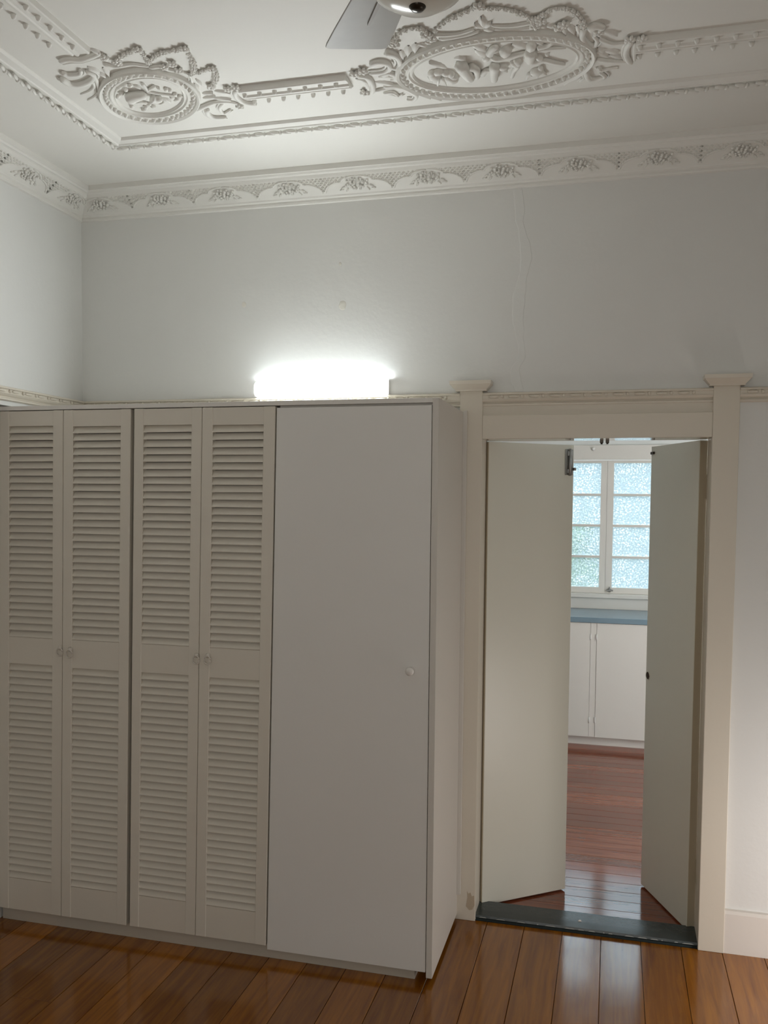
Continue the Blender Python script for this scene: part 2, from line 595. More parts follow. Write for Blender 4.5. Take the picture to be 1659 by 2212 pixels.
# ------------------------------------------------------------------ doorway trim
frame = tag(link('door_frame', None, None, (-.055, 0, 0)), 'cream painted doorway architrave with capped pilasters', 'door frame', kind='structure')
obj('jamb', MB().box(-.527, OX0, -.001, TH - .002, .0, 2.05), TRIM, frame)
obj('jamb', MB().box(OX1, .414, -.001, TH - .002, .0, 2.05), TRIM, frame)
HEADG = paint('gloss_head_paint', (.66, .63, .56), .07, .02, .02, 20, .6)
obj('head_jamb', MB().box(-.527, .414, -.001, TH - .002, 2.05, 2.07), HEADG, frame)
for x0, x1 in ((-.600, -.505), (.396, .494)):
    pil = obj('pilaster', MB().box(x0, x1, -.025, 0, 0, 2.248), TRIMSTAIN, frame, bevel=.0025)
    c = (x0 + x1) / 2
    rows = []
    for hx, dy, z in ((.064, .040, 2.246), (.066, .042, 2.2525), (.068, .044, 2.254), (.076, .053, 2.262), (.084, .062, 2.271), (.0855, .064, 2.272), (.0865, .066, 2.2865)):
        rows.append([(c - hx, 0, z), (c - hx, -dy, z), (c + hx, -dy, z), (c + hx, 0, z)])
    obj('cap', MB().rows(rows, closed=True, caps=True), TRIM, pil)
obj('lintel', MB().box(-.505, .396, -.023, 0, 2.05, 2.147), TRIM, frame, bevel=.002)
obj('frieze', MB().box(-.505, .396, -.013, 0, 2.147, 2.186), TRIM, frame)
for x in (-.024, -.001):
    obj('ball_catch', MB().box(x - .007, x + .007, .082, .098, 2.036, 2.052, .002).lathe([(.004, -.004), (.004, 0)], (x, .09, 2.036), 'z', 8), DARKM, frame)

# picture rail: moulded strip with carved beads, in four runs
railprof = [(0, 2.240), (.024, 2.240), (.030, 2.236), (.030, 2.231), (.024, 2.228), (.024, 2.218), (.026, 2.212), (.020, 2.205), (.012, 2.200), (.012, 2.197), (.018, 2.193), (.018, 2.187), (.010, 2.184), (0, 2.184)]
seg = MB()
seg.ell((0, 0, 0), .024, .006, .006, 0, 8, 6)
carve = seg.mesh('carved_bead', TRIM)
seg2 = MB()
seg2.ell((0, 0, 0), .0065, .0075, .0075, 0, 8, 6)
carve2 = seg2.mesh('carved_bead', TRIM)
seg3 = MB()
seg3.ell((0, 0, 0), .006, .024, .006, 0, 8, 6)
carve3 = seg3.mesh('carved_bead', TRIM)
seg4 = MB()
seg4.ell((0, 0, 0), .0075, .0065, .0075, 0, 8, 6)
carve4 = seg4.mesh('carved_bead', TRIM)
n = 1
for x0, x1 in ((XL + .0, -.600), (-.505, .396), (.494, XR)):
    b = MB().rows([[(x, -a, z) for a, z in railprof] for x in (x0, x1)], closed=True, caps=True)
    r = tag(obj('trim_%d' % n, b, TRIM, None, ((x0 + x1) / 2, 0, 2.19)), ['cream carved picture rail above the wardrobe', 'cream carved picture rail over the doorway', 'cream carved picture rail right of the doorway'][n - 1], 'picture rail', kind='structure')
    n += 1
    x = x0 + .045
    while x < x1 - .03:
        link('carved_bead', carve, r, (x, -.0255, 2.2225))
        link('carved_bead', carve2, r, (x + .036, -.0255, 2.2225))
        x += .083
b = MB().rows([[(XL + a, yy, z) for a, z in railprof] for yy in (-3.2, 0)], closed=True, caps=True)
r = tag(obj('trim_4', b, TRIM, None, (XL, -1.6, 2.19)), 'cream carved picture rail on the side wall', 'picture rail', kind='structure')
yy = -.09
while yy > -1.9:
    link('carved_bead', carve3, r, (XL + .0255, yy, 2.2225))
    link('carved_bead', carve4, r, (XL + .0255, yy - .036, 2.2225))
    yy -= .083

# skirtings
def skirt(name, x0, x1, label):
    prof = [(0, 0), (.020, 0), (.020, .160), (.014, .172), (0, .174)]
    b = MB().rows([[(x, -a, z) for a, z in prof] for x in (x0, x1)], closed=True, caps=True)
    return tag(obj(name, b, BASE, None, ((x0 + x1) / 2, 0, 0)), label, 'skirting board', kind='structure')
skirt('baseboard_right', .494, XR, 'white skirting board right of the doorway')
skirt('baseboard_back', XL - .062, -.600, 'white skirting board behind the wardrobe')
prof = [(.0, 0), (.008, 0), (.008, .140), (.006, .160), (.003, .168), (.0, .170)]
b = MB().rows([[(XL - .064 + a, yy, z) for a, z in prof] for yy in (YF, -.56)], closed=True, caps=True)
tag(obj('baseboard_left', b, BASE), 'white skirting end below the wardrobe corner', 'skirting board', kind='structure')

# threshold
b = MB()
rows = []
for x in (-.520, .405):
    rows.append([(x, -.004, .004), (x, -.010, .012), (x, -.006, .021), (x, .04, .023), (x, .13, .0225), (x, .134, .018), (x, .134, -.03), (x, -.004, -.03)])
b.rows(rows, closed=True, caps=True)
th = tag(obj('door_sill', b, SILL), 'dark grey green painted threshold across the doorway', 'threshold', kind='structure')
ch = MB()
ch.add([(-.078, .044, .0235), (-.062, .046, .0235), (-.064, .054, .0235), (-.076, .055, .0235), (-.072, .048, .029), (-.068, .051, .028)], [(0, 1, 4), (1, 5, 4), (1, 2, 5), (2, 3, 5), (3, 4, 5), (3, 0, 4), (0, 3, 2, 1)])
obj('paint_chip', ch, KNOB, th)

chips = MB()
rs = random.Random(5)
x = -.49
while x < .38:
    l_ = rs.uniform(.006, .05)
    chips.add([(x, -.0103, .0125), (x + l_, -.0103, .0125), (x + l_ * .8, -.0092, .0155), (x + l_ * .2, -.0092, .0155)], [(0, 1, 2, 3)])
    x += l_ + rs.uniform(.004, .05)
obj('worn_edge', chips, plain('chipped_primer', (.26, .27, .25), .6), th)
wp = MB()
ring = [(-.545, .062), (-.538, .100), (-.541, .128), (-.534, .118), (-.526, .124), (-.520, .108), (-.510, .112), (-.508, .070), (-.517, .050), (-.531, .046)]
wp.add([(x, -.0256, z) for x, z in ring] + [(-.526, -.0259, .085)], [(i, (i + 1) % 10, 10) for i in range(10)])
obj('worn_patch', wp, paint('bare_undercoat', (.47, .39, .29), .6, .12, .2, 70), frame)

# two flush door leaves, opened away into the kitchen
def leaf(name, piv, ang, sgn, label):
    """piv = hinge knuckle on the far face; the closed leaf runs towards sgn*x"""
    R = Matrix.Rotation(ang, 3, 'Z')
    at = Vector((piv[0], piv[1], .008))
    o = tag(link(name, None, None, at), label, 'door', kind='structure')

    def put(nm_, mb, mat, par, bev=0.0):
        mb.v = [tuple(R @ Vector(q) + at) for q in mb.v]
        return obj(nm_, mb, mat, par, at, bev)
    L_, T_ = .440, .036
    x0, x1 = sorted((0, sgn * L_))
    panel = put('leaf_panel', MB().box(x0, x1, -T_, 0, 0, 2.040), DOORP, o, .002)
    h0, h1 = sorted((sgn * -.0012, sgn * .0005))
    put('hinge_edge', MB().box(h0, h1, -T_ + .002, -.002, .004, 2.036), EDGEP, o)
    for z in (.25, 1.85):
        b_ = MB().lathe([(.007, -.05), (.008, -.048), (.008, .048), (.007, .05)], (0, .004, z), 'z', 10)
        put('hinge', b_, EDGEP, o)
    return o, put

left_leaf, putL = leaf('door_1', (-.517, .137), math.radians(38), 1, 'cream door leaf swung away on the doorway side next to the wardrobe')
b = MB().box(.392, .434, -.040, -.036, 1.905, 2.020, .001).box(.402, .424, -.048, -.040, 1.912, 1.932, .002).box(.402, .424, -.048, -.040, 1.990, 2.012, .002)
b.lathe([(.0055, -.06), (.0055, .06)], (.413, -.046, 1.962), 'z', 10).box(.428, .438, -.060, -.040, 1.925, 1.938, .002)
putL('barrel_bolt', b, STEEL, left_leaf)
right_leaf, putR = leaf('door_2', (.397, .137), math.radians(-67), -1, 'grey cream door leaf with a dark finger hole, opened away beside the tall right pilaster')
putR('finger_hole', MB().lathe([(.017, -.0375), (.018, -.0368), (.0175, -.030)], (-.418, 0, .99), 'y', 20), plain('hole_shade', (.05, .032, .022), .8), right_leaf)  # dark disc on the solid leaf: shade of the hole as colour
ring = MB()
prev = []
for i in range(25):
    a = 2 * math.pi * i / 24
    prev.append((-.418 + .019 * math.cos(a), -.0372, .99 + .019 * math.sin(a)))
ring.tube(prev, .0018, .0018, 6)
putR('hole_rim', ring, DOORP, right_leaf)
putR('bolt_keeper', MB().box(-.436, -.404, -.044, -.0362, 2.004, 2.016, .002), DARKM, right_leaf)

# ------------------------------------------------------------------ wall marks
import mathutils.noise as mn
pts = [(-.378, 3.075), (-.358, 2.893), (-.345, 2.781), (-.363, 2.632), (-.371, 2.52), (-.348, 2.406), (-.377, 2.332), (-.36, 2.245)]
path = smooth_path(pts, 8)
rows = []
for i, p in enumerate(path):
    w1 = .018 + .014 * mn.noise(Vector((p.y * 9, 1.3, 0)))
    w2 = .020 + .016 * mn.noise(Vector((p.y * 11, 7.7, 0)))
    j = .006 * mn.noise(Vector((p.y * 23, 3.1, 0)))
    rows.append([(p.x - w1 + j, .0005, p.y), (p.x - w1 + .004 + j, -.0008, p.y), (p.x + j, -.0010, p.y), (p.x + w2 - .003 + j, -.0013, p.y), (p.x + w2 + j, .0005, p.y)])
obj('plaster_ridge', MB().rows(rows, smooth=False), WALL, wall_back)
for x, z, r_ in ((-1.582, 2.655, .012), (-1.123, 2.63, .019), (-1.135, 2.807, .007)):
    b = MB()
    rr = [[(x + r_ * k * (1 + .25 * mn.noise(Vector((a * 3, x * 5, 0)))) * math.cos(a), -d, z + 1.15 * r_ * k * math.sin(a)) for a in [2 * math.pi * i / 14 for i in range(14)]] for k, d in ((1, -.0003), (.8, .0007), (.4, .0012), (.1, .0013))]
    b.rows(rr, closed=True, caps=True)
    obj('filler_patch', b, PUTTY, wall_back)

# ------------------------------------------------------------------ wall batten light
T0, T1, TZ0, TZ1 = -1.512, -.906, 2.2415, 2.304
lamp = thing('wall_light', (-1.2, 0, TZ0), 'lit white fluorescent batten on the wall above the wardrobe', 'light')
def sect(x, inset=0.0):
    y0, z0, z1, r_ = -.058 + inset, TZ0 + inset, TZ1 - inset, .014
    q = [(x, -.026, z0)]
    for cx, cz, a0 in ((y0 + r_, z0 + r_, 270), (y0 + r_, z1 - r_, 180)):
        for k in range(6):
            a = math.radians(a0 - 18 * k)
            q.append((x, cx + r_ * math.cos(a), cz + r_ * math.sin(a)))
    q.append((x, -.026, z1))
    return q
s0, s1 = sect(T0 + .006, .001), sect(T1 - .008, .001)
# section points: 0 back low, 1..6 lower corner, 7..12 upper corner, 13 back high
obj('diffuser', MB().rows([s0[4:10], s1[4:10]]), TUBE, lamp)
obj('diffuser_edge', MB().rows([s0[0:5], s1[0:5]]), TUBE2, lamp)
obj('diffuser_edge', MB().rows([s0[9:14], s1[9:14]]), TUBE2, lamp)
for xa, xb, ins in ((T0, T0 + .006, .006), (T1, T1 - .008, .0)):
    obj('end_cap', MB().rows([sect(xa, ins), sect(xb, 0)], closed=True, caps=True), LCAP, lamp)
obj('base_plate', MB().box(T0 + .004, T1 - .004, -.0255, 0, TZ0 + .001, TZ1 - .001, .002), KNOB, lamp)

# ------------------------------------------------------------------ wardrobe
def wx(x, z):
    t = min(1, max(0, (-.606 - x) / .6))
    return x - .035 * t * (2.15 - z) / 2.1
def warp(mb):
    mb.v = [(wx(a, c), b_, c) for a, b_, c in mb.v]
    return mb
FY = -.55
wd = thing('wardrobe', (-1.5, -.3, 0), 'long off white built in wardrobe with louvred and flat doors', 'wardrobe')
obj('side_panel', warp(MB().box(-.607, -.584, FY, -.0215, .022, 2.160)), CARC, wd, bevel=.001)
obj('scribe_strip', MB().box(-.583, -.567, -.042, -.026, .115, 2.166).box(-.6, -.583, -.042, -.0255, .115, 2.162), CARC, wd, bevel=.001)
obj('top_panel', warp(MB().box(-2.418, -.607, FY, -.031, 2.143, 2.160)), TOPW, wd, bevel=.001)
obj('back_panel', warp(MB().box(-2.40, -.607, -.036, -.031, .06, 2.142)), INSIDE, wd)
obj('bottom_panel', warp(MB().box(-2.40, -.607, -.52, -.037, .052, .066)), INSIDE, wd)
obj('kick_board', MB().box(-2.452, -.654, -.529, -.512, 0, .056), KICK, wd)
obj('plinth_side', MB().box(-.672, -.654, -.512, -.03, 0, .052), KICK, wd)
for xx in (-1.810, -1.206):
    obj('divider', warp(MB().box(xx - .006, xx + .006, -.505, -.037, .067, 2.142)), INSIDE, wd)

obj('top_stop', warp(MB().box(-1.198, -.609, FY + .022, FY + .040, 2.09, 2.1425)), CARC, wd)

def ring_pull(x, z, par):
    b_ = MB().lathe([(.009, 0), (.010, -.003), (.006, -.008), (.004, -.011)], (x, FY - .001, z + .016), 'y', 14)
    q = [(x + .0135 * math.cos(a), FY - .009, z - .001 + .0165 * math.sin(a)) for a in [2 * math.pi * i / 20 for i in range(21)]]
    b_.tube(q, .003, .003, 6)
    return obj('ring_pull', b_, RING, par)

ZB, ZT = .056, 2.1405
leaves = [(-2.4165, -2.1205, -2.373, -2.167, .120 - .001), (-2.1185, -1.817, -2.075, -1.861, 0), (-1.8015, -1.511, -1.761, -1.554, 0), (-1.509, -1.2095, -1.465, -1.256, 0)]
pulls = [(-2.142, 1.163), (-2.097, 1.158), (-1.5335, 1.164), (-1.486, 1.166)]
UP0, UP1, LO0, LO1 = 1.212, 2.079, .190, 1.102
for i, (x0, x1, p0, p1, _) in enumerate(leaves):
    dz = (0, -.004, -.003, -.006)[i]
    b = MB()
    b.box(x0, p0, FY, FY + .028, ZB, ZT, .0018).box(p1, x1, FY, FY + .028, ZB, ZT, .0018)
    for z0, z1 in ((ZB + .001, LO0 + dz), (LO1 + dz, UP0), (UP1 + dz, ZT - .001)):
        b.box(p0 - .001, p1 + .001, FY + .0022, FY + .027, z0, z1)
    dr = obj('louvre_door', warp(b), LOUV, wd, ((x0 + x1) / 2, FY, 1.1))
    hw = (p1 - p0) / 2 + .003
    sl = []
    d, h, t = .0085, .0275, .0032
    for s in (-hw, hw):
        # thin tilted blade: its upper edge lies further in, its lower edge out
        sl.append([(s, -d, -h / 2), (s, -d - .001, -h / 2 + .003), (s, d - .002, h / 2), (s, d, h / 2 - .0015), (s, -d + t + .002, -h / 2)])
    me = MB().rows(sl, closed=True, caps=True).mesh('slat', LOUV)
    for z0, z1, cnt in ((UP0, UP1 + dz, 30), (LO0 + dz, LO1 + dz, 31)):
        pitch_ = (z1 - z0) / cnt
        for k in range(cnt):
            z = z0 + pitch_ * (k + .5)
            s = link('slat', me, dr, (wx((p0 + p1) / 2, z), FY + .0108, z))
            s.rotation_euler = (random.uniform(-.025, .025), random.uniform(-.003, .003), 0)
    ring_pull(*pulls[i], dr)
fd = obj('flat_door', warp(MB().box(-1.2035, -.6095, FY + .001, FY + .020, .042, 2.134)), FLATD, wd, (-.9, FY, 1.1), bevel=.0012)
obj('round_knob', MB().lathe([(.006, 0), (.0065, -.012), (.012, -.017), (.0158, -.024), (.0155, -.029), (.011, -.0335), (.004, -.035)], (-.6755, FY + .001, 1.170), 'y', 22), KNOB, fd)

# ------------------------------------------------------------------ kitchen cupboards and worktop
cb = thing('base_cupboard', (0, 3.1, 0), 'pale kitchen base cupboard with painted hinges under the window', 'cupboard')
obj('carcass', MB().box(-1.3, 1.3, 2.872, 3.39, .069, .916), KCAB, cb)
obj('kick_board', MB().box(-1.3, 1.3, 2.900, 2.915, 0, .069), KCAB, cb)
for x0, x1, hx in ((-.62, -.1135, -.112), (-.0685, .47, -.070)):
    d_ = obj('cupboard_door', MB().box(x0, x1, 2.851, 2.871, .070, .914), KCAB, cb, bevel=.001)
    for z in (.197, .811):
        obj('hinge', MB().box(hx - .007, hx + .007, 2.848, 2.852, z - .021, z + .021).lathe([(.0035, -.021), (.0035, .021)], (hx, 2.847, z), 'z', 8), HINGE, d_)
obj('stile', MB().box(-.1115, -.0705, 2.854, 2.871, .070, .914), KCAB, cb)
wt = obj('worktop', MB().box(-1.31, 1.31, 2.838, 3.398, .917, .956), BENCH, None, (0, 3.1, .917), bevel=.003)
tag(wt, 'blue grey laminate worktop running below the kitchen window', 'worktop')

# ------------------------------------------------------------------ ceiling fan
FC = Vector((-.378, -1.850, 0))
fan = thing('ceiling_fan', (FC.x, FC.y, ZC), 'white ceiling fan with dark bronze finial below its light bowl', 'fan')
obj('canopy', MB().lathe([(.075, 0), (.078, -.02), (.06, -.05), (.03, -.06)], (FC.x, FC.y, ZC), 'z', 28), BLADE, fan)
obj('motor', MB().lathe([(.03, -.05), (.10, -.075), (.125, -.10), (.125, -.165), (.10, -.195), (.06, -.205)], (FC.x, FC.y, ZC), 'z', 32), BLADE, fan)
obj('light_bowl', MB().lathe([(.112, -.290), (.116, -.305), (.110, -.337), (.092, -.368), (.055, -.392), (.012, -.401)], (FC.x, FC.y, ZC), 'z', 40), BOWLG, fan)
obj('bowl_rim', MB().lathe([(.06, -.200), (.064, -.250), (.114, -.270), (.122, -.280), (.122, -.292), (.116, -.298)], (FC.x, FC.y, ZC), 'z', 40), CHROME, fan)
obj('finial', MB().lathe([(.006, -.384), (.016, -.388), (.0185, -.393), (.0175, -.400), (.012, -.406), (.004, -.408)], (FC.x, FC.y, ZC), 'z', 20), DARKM, fan)
BZ = 2.952
for k in range(3):
    ang = math.radians(121 + 120 * k)
    ca, sa = math.cos(ang), math.sin(ang)
    def tf(p):
        # u outwards, v across, pitched a little
        u, v, hz = p
        return (FC.x + u * ca - v * sa, FC.y + u * sa + v * ca, BZ + hz - v * .145)
    outl = [(.14, .050), (.20, .060), (.30, .069), (.42, .078), (.490, .082), (.506, .081), (.511, .070), (.513, 0), (.511, -.070), (.506, -.081), (.490, -.082), (.42, -.078), (.30, -.069), (.20, -.060), (.14, -.050)]
    b = MB().rows([[tf((u, v, h)) for u, v in outl] for h in (.006, 0)], closed=True, caps=True)
    bl = obj('blade', b, BLADE, fan, bevel=.0015)
    b = MB().rows([[tf((u, v, h)) for u, v in ((.10, .016), (.17, .018), (.26, .006), (.385, .003), (.385, -.003), (.26, -.006), (.17, -.018), (.10, -.016))] for h in (0, -.005)], closed=True, caps=True)
    obj('blade_iron', b, BLADER, bl)

# ------------------------------------------------------------------ cornice with arches, lattice and flower clusters
prof = [(0, 3.068), (.010, 3.070), (.012, 3.076), (.012, 3.084), (.019, 3.088), (.022, 3.094), (.088, 3.146), (.091, 3.151), (.094, 3.157), (.100, 3.160), (.106, 3.159), (.109, 3.163), (.111, 3.166), (.118, 3.167), (.118, ZC), (0, ZC)]
b = MB().rows([[(XR, -a, z) for a, z in prof], [(XL + a, -a, z) for a, z in prof], [(XL + a, -3.4, z) for a, z in prof]], closed=True, caps=True)
cor = tag(obj('trim_5', b, PLASTER, None, (XL, 0, 3.07)), 'white plaster cornice with arches, lattice and flower clusters', 'cornice', kind='structure')
PN = .304
HV = .084
def arch_curve(s):
    """half of the cusped arch from the springing to the crown, s = side"""
    q = []
    for k in range(7):
        a = math.pi / 2 * k / 6
        q.append((s * (PN / 2 - .006 - .078 * (1 - math.cos(a))), .010 + .046 * math.sin(a)))
    for k in range(1, 6):
        a = math.pi / 2 * k / 5
        q.append((s * (PN / 2 - .084 - .066 * (1 - math.cos(a)) - .0), .056 + .022 * math.sin(a)))
    return q
half = arch_curve(1)
archm, lattm = MB(), MB()
for s in (1, -1):
    archm.tube([(x, v, .001) for x, v in arch_curve(s)], .0048, .0048, 6)
def inside(x, v):
    """in the spandrel right of the arch"""
    for (xa, va), (xb, vb) in zip(half, half[1:]):
        if va <= v <= vb:
            return x > xa + (xb - xa) * (v - va) / max(1e-6, vb - va) + .003
    return False
g = .0185
for s in (1, -1):
    for i in range(0, 14):
        for j in range(0, 9):
            x, v = PN / 2 - i * g + (g / 2 if j % 2 else 0), .020 + j * g * .5
            if v < HV - .004 and x <= PN / 2 + 1e-6 and inside(x, v) and not (i == 0 and j % 2 == 1):
                h = g * .46
                h2 = h * .62
                lattm.add([(s * (x - h), v, 0), (s * x, v - h2, 0), (s * (x + h), v, 0), (s * x, v + h2, 0), (s * (x - h * .3), v, .0075), (s * x, v - h2 * .3, .0075), (s * (x + h * .3), v, .0075), (s * x, v + h2 * .3, .0075)],
                          [(0, 1, 5, 4), (1, 2, 6, 5), (2, 3, 7, 6), (3, 0, 4, 7), (4, 5, 6, 7)])
clus = MB()
rc = random.Random(11)
for k in range(30):
    a = 2.39996 * k
    rr = math.sqrt((k + .5) / 30)
    x, v = .052 * rr * math.cos(a) + rc.uniform(-.003, .003), .044 + .026 * rr * math.sin(a) + rc.uniform(-.002, .002)
    s = rc.uniform(.0052, .0076)
    clus.ell((x, v, .003 + .006 * (1 - rr)), s, s * .9, s * 1.05, rc.uniform(0, 3.14), 7, 5)
for x, v, a in ((-.062, .030, .5), (.062, .030, -.5), (-.070, .020, .2), (.070, .020, -.2), (-.046, .018, .9), (.046, .018, -.9)):
    clus.ell((x, v, .001), .011, .0045, .006, a, 6, 5)
A_ = archm.mesh('arch', PLASTER)
B_ = lattm.mesh('lattice', PLASTER)
C_ = clus.mesh('flower_cluster', PLASTER)
dn, dz = .066, .052
ln = math.hypot(dn, dz)
a_, b_ = dn / ln, dz / ln
MB1 = Matrix(((1, 0, 0), (0, -a_, -b_), (0, b_, -a_))).to_4x4()
MB2 = Matrix(((0, a_, b_), (1, 0, 0), (0, b_, -a_))).to_4x4()
for k in range(-7, 7):
    c = (-.134 + PN * k, -.022, 3.094)
    if c[0] < XL + .1:
        continue
    for nme, me in (('arch', A_), ('lattice', B_), ('flower_cluster', C_)):
        o = link(nme, me, cor, c)
        o.rotation_euler = MB1.to_euler()
for k in range(0, 6):
    c = (XL + .022, -.150 - PN * k, 3.094)
    for nme, me in (('arch', A_), ('lattice', B_), ('flower_cluster', C_)):
        o = link(nme, me, cor, c)
        o.rotation_euler = MB2.to_euler()

# ------------------------------------------------------------------ ceiling frame moulding with ribbon leaves
prof = [(.466, ZC), (.470, ZC - .004), (.478, ZC - .007), (.500, ZC - .008), (.504, ZC - .010), (.507, ZC - .015), (.511, ZC - .018), (.516, ZC - .0175), (.519, ZC - .014), (.530, ZC - .012), (.541, ZC - .010), (.546, ZC - .003), (.547, ZC)]
b = MB().rows([[(XR, -a, z) for a, z in prof], [(XL + a, -a, z) for a, z in prof], [(XL + a, -3.4, z) for a, z in prof]], closed=True, caps=True)
mo = tag(obj('trim_6', b, PLASTER, None, (XL, 0, ZC)), 'narrow white ceiling frame moulding with ribbon leaves', 'moulding', kind='structure')
rl = MB()
rl.ell((-.010, .004, -.006), .022, .0055, .008, .30, 8, 5).ell((.010, -.004, -.006), .022, .0055, .008, .30, 8, 5).ell((.030, .002, -.007), .006, .009, .009, .2, 8, 5)
RL = rl.mesh('ribbon_leaf', PLASTER)
x = XL + .52
while x < XR - .05:
    link('ribbon_leaf', RL, mo, (x, -.487, ZC - .011))
    x += .0632
yy = -.53
while yy > -3.2:
    o = link('ribbon_leaf', RL, mo, (XL + .487, yy, ZC - .011))
    o.rotation_euler = (0, 0, math.pi / 2)
    yy -= .0632

# fluted straps between the medallions
SP = [(0, 0), (.001, -.017), (.004, -.020), (.010, -.020), (.013, -.017), (.036, -.016), (.040, -.022), (.046, -.023), (.051, -.016), (.057, -.015), (.061, -.019), (.066, -.019), (.071, -.012), (.083, -.006), (.090, 0)]
bd = MB()
bd.lathe([(.0082, 0), (.0078, -.006), (.0055, -.012), (.002, -.0145)], (0, 0, 0), 'z', 10)
BD = bd.mesh('bead', PLASTER)
def strap(no, label, f0, f1, place, beads):
    """place(t, s) -> ceiling point: t along, s from the room side edge towards the wall"""
    b = MB().rows([[place(t, s) + (ZC + z,) for s, z in SP] for t in (f0, f1)], closed=True, caps=True)
    o = tag(obj('trim_%d' % no, b, PLASTER, None, place((f0 + f1) / 2, .04) + (ZC,)), label, 'moulding', kind='structure')
    t = f0 + .012
    lo, hi = min(f0, f1), max(f0, f1)
    t = lo + .012
    while t < hi:
        link('bead', BD, o, place(t, .026) + (ZC - .0155,))
        link('bead', BD, o, place(t, .109) + (ZC - .0005,))
        t += .0545
    return o
strap(7, 'fluted white plaster strap joining the two medallions', -1.235, -.855, lambda t, s: (t, -.827 + s), 0)
strap(8, 'fluted white plaster strap past the long medallion', .065, XR, lambda t, s: (t, -.842 + s), 0)
strap(9, 'fluted white plaster strap leading away from the small medallion', -1.165, -3.3, lambda t, s: (-1.580 - s, t), 0)

